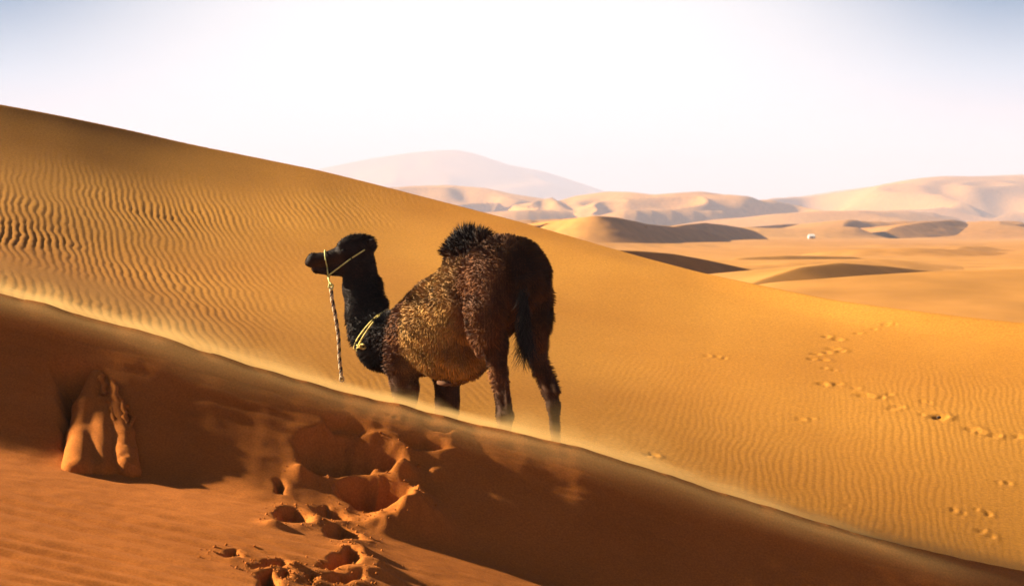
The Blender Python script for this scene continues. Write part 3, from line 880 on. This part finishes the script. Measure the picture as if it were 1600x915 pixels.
def body_ring(center, axis_, n=64, lift=0.01, start=0.0, end=2 * math.pi, skew=None):
    """points of a loop round the body in the plane through center square to axis_."""
    axis_ = np.asarray(axis_, float); axis_ /= np.linalg.norm(axis_)
    u = np.cross(axis_, np.array([0, 1.0, 0.0])); u /= np.linalg.norm(u); w = np.cross(axis_, u)
    an = np.linspace(start, end, n, endpoint=(end - start < 6.2))
    dirs = np.cos(an)[:, None] * u + np.sin(an)[:, None] * w
    t = np.full(n, 0.30)
    lo_ = np.zeros(n); hi_ = np.full(n, 0.40)
    for _ in range(26):
        t = (lo_ + hi_) / 2
        v = sdf(center + dirs * t[:, None])
        hi_ = np.where(v > 0, t, hi_); lo_ = np.where(v > 0, lo_, t)
    return center + dirs * (t + lift)[:, None]

def fibre_material(name, c1, c2, scale):
    m, t, b = new_mat(name)
    b.inputs['Roughness'].default_value = 0.8
    geo = t.nodes.new('ShaderNodeTexCoord')
    n1 = t.nodes.new('ShaderNodeTexNoise'); n1.inputs['Scale'].default_value = scale; n1.inputs['Detail'].default_value = 3
    t.links.new(geo.outputs['Object'], n1.inputs['Vector'])
    r = t.nodes.new('ShaderNodeValToRGB')
    r.color_ramp.elements[0].position = 0.35; r.color_ramp.elements[0].color = (*c1, 1)
    r.color_ramp.elements[1].position = 0.65; r.color_ramp.elements[1].color = (*c2, 1)
    t.links.new(n1.outputs['Fac'], r.inputs[0]); t.links.new(r.outputs[0], b.inputs['Base Color'])
    return m
M_cord = fibre_material('halter_cord', (0.55, 0.56, 0.16), (0.70, 0.72, 0.30), 90)
M_yellow = fibre_material('collar_cord', (0.62, 0.45, 0.10), (0.75, 0.60, 0.18), 90)
M_pale = fibre_material('pale_strand', (0.45, 0.30, 0.16), (0.68, 0.52, 0.34), 60)
M_dark = fibre_material('dark_strand', (0.035, 0.018, 0.010), (0.09, 0.05, 0.025), 60)

halter = empty('halter', BASE)
tag(halter, 'thin yellow green cord halter tied round the dark camel muzzle', 'halter')
nose = body_ring(W(511, 413, HY), W(560, 398, HY) - W(490, 412, HY) + np.array([0.0, 0.0, -0.02]), lift=0.014)
v, f = tube(nose, 0.0055, 8, True); quads_to_mesh('noseband', v, f, M_cord, halter)
def on_body(px, py, y0, lift):
    """near-side surface point of the camel under a pixel."""
    ys = np.linspace(y0, y0 + 1.2, 600)
    p = np.array([W(px, py, yy) for yy in ys])
    hit = np.nonzero(sdf(p) < lift)[0]
    return p[hit[0]] if len(hit) else p[300]
cheek = [on_body(512 + 36 * t, 431 - 27 * t, 14.5, 0.016) for t in np.linspace(0, 1, 14)]
back = [on_body(548 + 22 * t, 404 - 14 * t, 14.5, 0.018) for t in np.linspace(0.1, 1, 8)]
v, f = tube(np.array(cheek), 0.0055); quads_to_mesh('cheek_strap', v, f, M_cord, halter)
v, f = tube(np.array(back), 0.0055); quads_to_mesh('head_strap', v, f, M_cord, halter)
KN = W(517, 447, 14.86)
ch = [cheek[0], (cheek[0] + KN) / 2 + np.array([0.0, -0.012, 0.0]), KN]
v, f = tube(np.array(ch), 0.0055); quads_to_mesh('chin_cord', v, f, M_cord, halter)
t_ = np.linspace(0, 4 * math.pi, 60)
kn = KN + np.stack([0.016 * np.cos(t_), 0.014 * np.sin(t_ * 1.5), 0.020 * np.sin(t_) + 0.006 * np.cos(3 * t_)], -1)
v, f = tube(kn, 0.006); quads_to_mesh('knot', v, f, M_cord, halter)

lead = empty('lead_rope', BASE)
tag(lead, 'twisted pale and dark lead rope dangling from the halter knot', 'rope')
lp = np.array([W(517, 449, 14.86), W(519, 468, 14.85), W(524, 492, 14.86), W(529, 525, 14.87), W(530.5, 560, 14.88), W(534, 592, 14.87)])
lp2 = np.stack([np.interp(np.linspace(0, 5, 60), range(6), lp[:, i]) for i in range(3)], -1)
for k_, (ph, mm) in enumerate(((0, M_pale), (math.pi, M_dark), (math.pi * 0.5, M_pale))):
    v, f = tube(twisted(lp2, 0.0075, 0.075, ph), 0.0085, 7); quads_to_mesh('strand', v, f, mm, lead)
kn = lp[-1] + np.stack([0.014 * np.cos(t_), 0.012 * np.sin(t_ * 1.5), 0.020 * np.sin(t_)], -1)
v, f = tube(kn, 0.007); quads_to_mesh('end_knot', v, f, M_pale, lead)

collar = empty('neck_rope', BASE)
tag(collar, 'doubled yellow rope collar round the base of the camel neck', 'rope collar')
c0 = W(582, 516, 14.84)
nax = W(560, 501, 14.84) - W(603, 530, 14.84) + np.array([0, 0.03, 0])
for k_, off in enumerate((-0.014, 0.016)):
    ring = body_ring(c0 + nax / np.linalg.norm(nax) * off, nax + np.array([0, 0, 0.03 * k_]), lift=0.022)
    v, f = tube(ring, 0.0075, 8, True); quads_to_mesh('loop', v, f, M_yellow, collar)
    ROPES_AT.append(ring[::3])
kp = on_body(567, 541, 14.4, 0.015)
kn = kp + np.stack([0.022 * np.cos(t_), 0.016 * np.sin(t_ * 1.5), 0.016 * np.sin(t_)], -1)
v, f = tube(kn, 0.008); quads_to_mesh('knot', v, f, M_yellow, collar)
for dx_, dz_ in ((-0.05, 0.012), (-0.045, -0.012)):
    v, f = tube(np.array([kp, kp + np.array([dx_ * 0.5, -0.01, dz_ * 0.3]), kp + np.array([dx_, -0.005, dz_])]), 0.005); quads_to_mesh('tie_end', v, f, M_yellow, collar)
ROPES_AT.append(nose[::3]); ROPES_AT.append(np.array(cheek)[::2]); ROPES_AT.append(np.array(back)[::2])

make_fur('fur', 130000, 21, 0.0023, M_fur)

# --- face details
M_eye, t_, b_ = new_mat('eye_dark'); b_.inputs['Base Color'].default_value = (0.012, 0.008, 0.006, 1); b_.inputs['Roughness'].default_value = 0.5; b_.inputs['Specular IOR Level'].default_value = 0.1
M_skin, t2_, b2_ = new_mat('bare_skin'); b2_.inputs['Roughness'].default_value = 0.95; b2_.inputs['Specular IOR Level'].default_value = 0.05
nz_ = t2_.nodes.new('ShaderNodeTexNoise'); nz_.inputs['Scale'].default_value = 25
rp_ = t2_.nodes.new('ShaderNodeValToRGB'); rp_.color_ramp.elements[0].color = (0.10, 0.045, 0.025, 1); rp_.color_ramp.elements[1].color = (0.20, 0.10, 0.055, 1)
t2_.links.new(nz_.outputs['Fac'], rp_.inputs[0]); t2_.links.new(rp_.outputs[0], b2_.inputs['Base Color'])
def blob_mesh(name, c, r, mat, parent, yaw=0.0, pitch=0.0, seed=0, amp=0.12):
    nu, nv = 16, 11
    th = np.linspace(0, 2 * math.pi, nu, endpoint=False); ph = np.linspace(0.02, math.pi - 0.02, nv)
    T, Pp = np.meshgrid(th, ph)
    d = np.stack([np.cos(T) * np.sin(Pp), np.sin(T) * np.sin(Pp), np.cos(Pp)], -1).reshape(-1, 3)
    v = d * np.asarray(r) * (1 + amp * noise3(d, 1.6, 700 + seed))[:, None]
    cyw, syw = math.cos(yaw), math.sin(yaw); cp_, sp_ = math.cos(pitch), math.sin(pitch)
    v = np.stack([v[:, 0] * cp_ - v[:, 2] * sp_, v[:, 1], v[:, 0] * sp_ + v[:, 2] * cp_], -1)
    v = np.stack([v[:, 0] * cyw - v[:, 1] * syw, v[:, 0] * syw + v[:, 1] * cyw, v[:, 2]], -1) + c
    i = np.arange(nu * nv).reshape(nv, nu); j = np.roll(i, -1, 1)
    f = np.stack([i[:-1], i[1:], j[1:], j[:-1]], -1).reshape(-1, 4)
    return mesh_object(name, v, f, mat, parent)
for sgn in (-1, 1):
    e_ = on_body(537, 391, 14.6, 0.0) if sgn < 0 else W(537, 391, HY) + np.array([0, 0.085, 0])
    blob_mesh('eye', e_ + np.array([0, 0.004 * -sgn, 0]), (0.016, 0.012, 0.014), M_eye, camel)
    n_ = on_body(486, 404, 14.7, 0.0) if sgn < 0 else W(486, 404, HY) + np.array([0, 0.035, 0])
    blob_mesh('nostril', n_, (0.012, 0.004, 0.005), M_eye, camel, 0, 0.6)
M_ear = M_hide
for sgn in (-1, 1):
    c_ = W(578, 379, HY + sgn * 0.075)
    o = blob_mesh('ear', c_, (0.045, 0.016, 0.026), M_ear, camel, 0.3 * sgn, 0.5)
    color_attr(o, np.tile(np.array([0.02, 0.010, 0.006]), (len(o.data.vertices), 1)))
pad = blob_mesh('chest_pad', L(0.70, 0.13, 0.615), (0.075, 0.05, 0.024), M_skin, camel, YAW, 0.05, 3, 0.2)
pad['label'] = 'bare pale callus pad under the chest'
ud = blob_mesh('bare_flank_fold', W(745, 549, 13.42), (0.018, 0.03, 0.05), M_skin, camel, 0, 0.35, 5, 0.2)

# --- tail tuft: long dark strands
def tuft():
    rng = np.random.default_rng(5)
    spine = np.array([W(816, 445, 13.08), W(820, 490, 13.12), W(822, 528, 13.16)])
    V = []; Fq = []; n = 1500; Cc = []
    for i in range(n):
        t = rng.random() ** 0.7 * 2
        k = min(int(t), 1); r0 = spine[k] + (spine[k + 1] - spine[k]) * (t - k) + rng.normal(0, 0.010, 3)
        ln = rng.uniform(0.10, 0.26) * (0.6 + 0.25 * t)
        side = np.array([rng.normal(-0.02, 0.20), rng.normal(-0.08, 0.15), -1.0]); side /= np.linalg.norm(side)
        lockp = rng.integers(0, 14)
        cur = math.sin(lockp * 2.1) * 0.05
        ph0 = lockp * 1.3
        pts = [r0 + side * ln * q + np.array([cur * q * q + 0.010 * math.sin(q * 7 + ph0), -0.006 * math.sin(q * 5 + ph0), 0]) for q in (0, 0.25, 0.5, 0.75, 1.0)]
        w = 0.0022
        sdv = np.array([math.cos(i), math.sin(i), 0.0])
        b0 = len(V)
        for q, pnt in enumerate(pts):
            ww = w * (1 - 0.2 * q)
            V.append(pnt - sdv * ww); V.append(pnt + sdv * ww)
            br = 0.012 + (0.05 if lockp in (3, 7, 11) else 0.0)
            Cc += [(br, br * 0.72, br * 0.55)] * 2
        for q in range(4):
            Fq.append((b0 + 2 * q, b0 + 2 * q + 1, b0 + 2 * q + 3, b0 + 2 * q + 2))
    V = np.array(V)
    o = mesh_object('tail_tuft', V, np.array(Fq), M_hide, camel, smooth=False)
    color_attr(o, np.array(Cc))
tuft()

# ------------------------------------------------------------------ crumbling lump of sand at the foot of the face
def ground_pt(px, py):
    x, y, z = unproject(px, py, near_base, 7.0, 12.55)
    return np.array([x, y, z + CAMZ])
LB = ground_pt(155, 757)
def near_pt(px, py, out_=0.0):
    """point of the lump, whose front is about flush with the dune face it slumped from."""
    g = ground_pt(px, min(py, 752))
    return P(px, py, g[1] - out_ + 0.05)
lump = empty('sand_lump', LB)
tag(lump, 'crumbling lump of slumped sand at the foot of the shaded dune face', 'sand lump')
lprims = []
def lc(p0, p1, r0, r1, o0=0.0, o1=0.0, k=0.03):
    lprims.append(('c', near_pt(*p0, o0) - LB, near_pt(*p1, o1) - LB, r0, r1, k))
lc((118, 738), (126, 690), 0.090, 0.085, 0.00, 0.00, 0.05)
lc((126, 690), (132, 640), 0.085, 0.070, 0.00, 0.00, 0.05)
lc((132, 640), (150, 588), 0.070, 0.045, 0.00, 0.00, 0.05)
lc((156, 742), (156, 640), 0.095, 0.080, -0.05, -0.05, 0.04)
lc((156, 640), (160, 590), 0.080, 0.045, -0.05, -0.03, 0.04)
lc((194, 740), (190, 690), 0.095, 0.085, 0.01, 0.01, 0.03)
lc((190, 690), (184, 645), 0.085, 0.066, 0.01, 0.01, 0.03)
lc((184, 645), (170, 602), 0.066, 0.042, 0.01, 0.00, 0.03)
llo = np.array([-0.55, -0.35, -0.30]); lhi = np.array([0.55, 1.35, 0.95]); lst = 0.0125
lax = [np.arange(llo[i], lhi[i], lst) for i in range(3)]
G = np.stack(np.meshgrid(*lax, indexing='ij'), -1).astype(np.float32)
FL = sdf_eval(lprims, G)
gp = G.reshape(-1, 3).astype(float)
ns = (0.010 * noise3(gp, 4.5, 800) + 0.004 * noise3(gp, 16.0, 810)).reshape(FL.shape)
side_ = sstep(-0.05, 0.08, G[..., 0])
crag = np.abs(noise3(gp * np.array([1.0, 1.0, 0.45]), 15.0, 820)).reshape(FL.shape)
FL = FL + ns + 0.030 * side_ * (crag - 0.35)
lv, lq = surface_nets(FL.astype(np.float32), llo, lst)
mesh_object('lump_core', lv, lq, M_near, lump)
def slab(px0, py0, px1, py1, w, th, o0, o1, seed):
    a = near_pt(px0, py0, o0) - LB; b = near_pt(px1, py1, o1) - LB
    ax = b - a; ln = np.linalg.norm(ax); ax /= ln
    nrm = np.array([-0.75, -0.62, 0.2]); nrm -= ax * (nrm @ ax); nrm /= np.linalg.norm(nrm)
    sd = np.cross(ax, nrm)
    nu = 9; V = []; rng = np.random.default_rng(seed)
    for k in range(nu):
        t = k / (nu - 1)
        ww = w * (0.45 + 0.75 * math.sin(math.pi * (0.12 + 0.80 * t))) * (1 + 0.18 * rng.normal())
        c = a + ax * ln * t + nrm * 0.010 * rng.normal()
        for (su, sn) in ((-1, -1), (-0.8, 0.6), (-0.3, 1), (0.4, 0.95), (1, 0.4), (0.9, -1)):
            V.append(c + sd * su * ww + nrm * sn * th * (1 + 0.15 * rng.normal()))
    i = np.arange(nu * 6).reshape(nu, 6); j = np.roll(i, -1, 1)
    f = np.stack([i[:-1], j[:-1], j[1:], i[1:]], -1).reshape(-1, 4)
    f = np.concatenate([f, [[0, 1, 2, 3], [0, 3, 4, 5]], [[i[-1, 3], i[-1, 2], i[-1, 1], i[-1, 0]], [i[-1, 5], i[-1, 4], i[-1, 3], i[-1, 0]]]])
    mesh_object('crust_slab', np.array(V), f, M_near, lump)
for k_, a_ in enumerate([(158, 586, 160, 618, 0.018, 0.016, 0.05, 0.07), (174, 594, 186, 644, 0.024, 0.016, 0.06, 0.08), (187, 624, 196, 662, 0.020, 0.014, 0.09, 0.10), (199, 634, 207, 670, 0.016, 0.014, 0.08, 0.09),
                         (154, 618, 160, 656, 0.018, 0.018, 0.05, 0.06), (170, 628, 178, 674, 0.020, 0.016, 0.07, 0.09), (172, 676, 190, 716, 0.020, 0.014, 0.09, 0.10), (160, 660, 167, 698, 0.020, 0.018, 0.06, 0.07)]):
    slab(*a_, 900 + k_)

# ------------------------------------------------------------------ crumbs of damp sand kicked out of the prints
def crumbs(n, seed):
    rng = np.random.default_rng(seed)
    pts = []
    for (w, dep, rim) in HOLE_W[:12]:
        k = int(n * (0.04 + np.ptp(w[:, 0]) * 0.12))
        t = rng.integers(0, len(w), k)
        p = w[t] + (w[(t + 1) % len(w)] - w[t]) * rng.random((k, 1)) + rng.normal(0, 0.075, (k, 2)) + np.array([0.03, -0.03])
        pts.append(p)
    p = np.concatenate(pts); m = len(p)
    z = near_height(p[:, 0].copy(), p[:, 1].copy())
    r = 0.0025 + 0.0075 * rng.random(m) ** 3
    base = np.array([[1, 0, 0], [0, 1, 0], [-1, 0, 0], [0, -1, 0], [0, 0, 1], [0, 0, -1.0]])
    v = base[None] * r[:, None, None] * rng.uniform(0.6, 1.3, (m, 6, 1)) + rng.normal(0, 0.15, (m, 6, 3)) * r[:, None, None]
    v = v + np.stack([p[:, 0], p[:, 1], z + CAMZ + r * 0.35], -1)[:, None]
    fb = np.array([[0, 1, 4], [1, 2, 4], [2, 3, 4], [3, 0, 4], [1, 0, 5], [2, 1, 5], [3, 2, 5], [0, 3, 5]])
    f = ((np.arange(m) * 6)[:, None, None] + fb[None]).reshape(-1, 3)
    o = mesh_object('sand_crumbs', v.reshape(-1, 3), f, M_near, smooth=False)
    tag(o, 'loose crumbs of sand scattered round the deep footprints', 'sand crumbs', kind='stuff')
crumbs(1500, 88)

# ------------------------------------------------------------------ wind-blown sand smoking off the crest
def blown_sand(h0, wy, dens, seed):
    n, m = 420, 40
    x = np.linspace(-6.0, 6.0, n)
    gust = 0.75 + 0.60 * noise2(x * 0.55, x * 0 + 1.1, seed) + 0.45 * noise2(x * 1.7, x * 0 + 4.0, seed + 1) + 0.25 * noise2(x * 5.0, x * 0 + 2.0, seed + 2)
    hz = h0 * np.clip(gust, 0.25, 1.5) * sstep(6.0, 5.0, np.abs(x))
    wd = wy * (0.85 + 0.25 * noise2(x * 0.8, x * 0 + 9.0, seed + 3)) * sstep(6.0, 5.0, np.abs(x)) + 0.01
    an = np.linspace(0, 2 * math.pi, m, endpoint=False)
    cyy = crest_y(x) + 0.17
    Yv = cyy[:, None] + wd[:, None] * np.cos(an)[None]
    sn = np.sin(an)[None]
    Zv = crest_z(x)[:, None] - 0.02 + np.where(sn > 0, (hz[:, None] + 0.02) * (1 - np.abs(np.cos(an)[None])) ** 1.8, 0.5 * wd[:, None] * sn)
    Xv = np.repeat(x[:, None], m, 1)
    v = np.stack([Xv, Yv, Zv + CAMZ], -1).reshape(-1, 3)
    i = np.arange(n * m).reshape(n, m); j = np.roll(i, -1, 1)
    f = np.stack([i[:-1], j[:-1], j[1:], i[1:]], -1).reshape(-1, 4)[:, ::1]
    v = np.concatenate([v, [[x[0], cyy[0], crest_z(x[:1])[0] + CAMZ], [x[-1], cyy[-1], crest_z(x[-1:])[0] + CAMZ]]])
    caps = np.concatenate([np.stack([j[0], i[0], np.full(m, n * m)], -1), np.stack([i[-1], j[-1], np.full(m, n * m + 1)], -1)])
    mt = bpy.data.materials.new('airborne_sand'); mt.use_nodes = True
    t = mt.node_tree; t.nodes.clear()
    o_ = t.nodes.new('ShaderNodeOutputMaterial'); pv = t.nodes.new('ShaderNodeVolumePrincipled')
    pv.inputs['Color'].default_value = (0.97, 0.66, 0.27, 1); pv.inputs['Density'].default_value = dens; pv.inputs['Anisotropy'].default_value = 0.15
    t.links.new(pv.outputs[0], o_.inputs['Volume'])
    me = bpy.data.meshes.new('blown_sand')
    tri = np.concatenate([f[:, [0, 1, 2]], f[:, [0, 2, 3]], caps]); q0 = v[tri] - v.mean(0)
    if np.einsum('ij,ij->i', q0[:, 0], np.cross(q0[:, 1], q0[:, 2])).sum() < 0:      # faces must point outwards
        f = f[:, ::-1]; caps = caps[:, ::-1]
    me.from_pydata(v.tolist(), [], f.tolist() + caps.tolist())
    me.update(); me.materials.append(mt)
    ob = bpy.data.objects.new('blown_sand', me); COL.objects.link(ob)
    return ob
for (h_, w_, d_, sd_, lb_) in ((0.065, 0.30, 1.4, 950, 'low dense smoke of blown sand hugging the sharp dune crest'),
                               (0.14, 0.46, 0.55, 960, 'thin veil of blown sand rising above the dune crest'),
                               (0.26, 0.62, 0.18, 970, 'faint outermost veil of dust drifting over the dune crest')):
    tag(blown_sand(h_, w_, d_, sd_), lb_, 'blown sand', kind='stuff')

# ------------------------------------------------------------------ small far things
def poly_obj(name, verts, faces, mat, parent=None):
    me = bpy.data.meshes.new(name); me.from_pydata([tuple(map(float, v)) for v in verts], [], faces); me.update(); me.materials.append(mat)
    o = bpy.data.objects.new(name, me); COL.objects.link(o)
    if parent: o.parent = parent
    return o
M_canvas, ct_, cb_ = new_mat('white_canvas'); cb_.inputs['Roughness'].default_value = 0.9
cn_ = ct_.nodes.new('ShaderNodeTexNoise'); cn_.inputs['Scale'].default_value = 3.0
cr_ = ct_.nodes.new('ShaderNodeValToRGB'); cr_.color_ramp.elements[0].color = (0.70, 0.68, 0.64, 1); cr_.color_ramp.elements[1].color = (0.84, 0.83, 0.80, 1)
ct_.links.new(cn_.outputs['Fac'], cr_.inputs[0]); ct_.links.new(cr_.outputs[0], cb_.inputs['Base Color'])
tx, ty, tz = unproject(1268, 372.5, far_height, 400, 1500, 4000)
tent = empty('tent', (tx, ty, tz + CAMZ)); tag(tent, 'tiny white canvas tent pitched on the far desert plain', 'tent')
S_ = ty / 860.0
hw, hl, wh, rh = 1.5 * S_, 1.2 * S_, 1.1 * S_, 2.0 * S_
ring = []
for (x_, y_) in ((-hw, -hl), (hw, -hl), (hw, hl), (-hw, hl)):
    ring += [(x_, y_, -0.3), (x_ * 0.97, y_ * 0.97, wh)]
poly_obj('wall', ring, [(0, 2, 3, 1), (2, 4, 5, 3), (4, 6, 7, 5), (6, 0, 1, 7)], M_canvas, tent)
ev = 1.08
poly_obj('roof', [(-hw * ev, -hl * ev, wh), (hw * ev, -hl * ev, wh), (hw * ev, hl * ev, wh), (-hw * ev, hl * ev, wh), (-hw * 0.55, 0, rh), (0, 0, rh * 0.97), (hw * 0.55, 0, rh)],
         [(0, 1, 6, 5, 4), (2, 3, 4, 5, 6), (1, 2, 6), (3, 0, 4)], M_canvas, tent)
poly_obj('door_flap', [(-0.3 * S_, -hl - 0.02, 0), (0.3 * S_, -hl - 0.02, 0), (0.25 * S_, -hl - 0.01, wh * 0.9), (-0.25 * S_, -hl - 0.01, wh * 0.9), (0.32 * S_, -hl - 0.12, 0), (0.27 * S_, -hl - 0.08, wh * 0.9)],
         [(0, 1, 2, 3), (1, 4, 5, 2)], M_dark, tent)

M_stone, st_, sb_ = new_mat('dark_stone'); sb_.inputs['Roughness'].default_value = 0.9
sn_ = st_.nodes.new('ShaderNodeTexNoise'); sn_.inputs['Scale'].default_value = 40.0
sr_ = st_.nodes.new('ShaderNodeValToRGB'); sr_.color_ramp.elements[0].color = (0.012, 0.008, 0.006, 1); sr_.color_ramp.elements[1].color = (0.05, 0.03, 0.02, 1)
st_.links.new(sn_.outputs['Fac'], sr_.inputs[0]); st_.links.new(sr_.outputs[0], sb_.inputs['Base Color'])
x_, y_, z_ = unproject(1467, 653, mid_nodetail, 13.2, 34)
stone = blob_mesh('stone', np.zeros(3), (0.020, 0.018, 0.012), M_stone, None, 0.3, 0.0, 9, 0.35)
stone.location = (x_, y_, z_ + CAMZ - 0.002)
tag(stone, 'small dark stone lying beside the animal tracks in rippled sand', 'stone')

# ------------------------------------------------------------------ haze: dusty air over the whole desert
def haze_box(x0, x1, y0, y1, z0, z1):
    v = np.array([[x, y, z] for z in (z0, z1) for y in (y0, y1) for x in (x0, x1)])
    f = np.array([[0, 2, 3, 1], [4, 5, 7, 6], [0, 1, 5, 4], [2, 6, 7, 3], [0, 4, 6, 2], [1, 3, 7, 5]])
    m = bpy.data.materials.new('dusty_air'); m.use_nodes = True
    t = m.node_tree; t.nodes.clear()
    o = t.nodes.new('ShaderNodeOutputMaterial'); pv = t.nodes.new('ShaderNodeVolumePrincipled')
    pv.inputs['Color'].default_value = (0.55, 0.61, 0.84, 1)
    pv.inputs['Density'].default_value = 0.00031
    pv.inputs['Anisotropy'].default_value = 0.0
    t.links.new(pv.outputs[0], o.inputs['Volume'])
    ob = mesh_object('haze', v, f, m, smooth=False)
    ob['kind'] = 'stuff'
    ob['label'] = 'pale dusty haze hanging over the far dunes'
    ob['category'] = 'haze'
    return ob
haze_box(-12500, 12500, -9200, 9200, -114, 168)
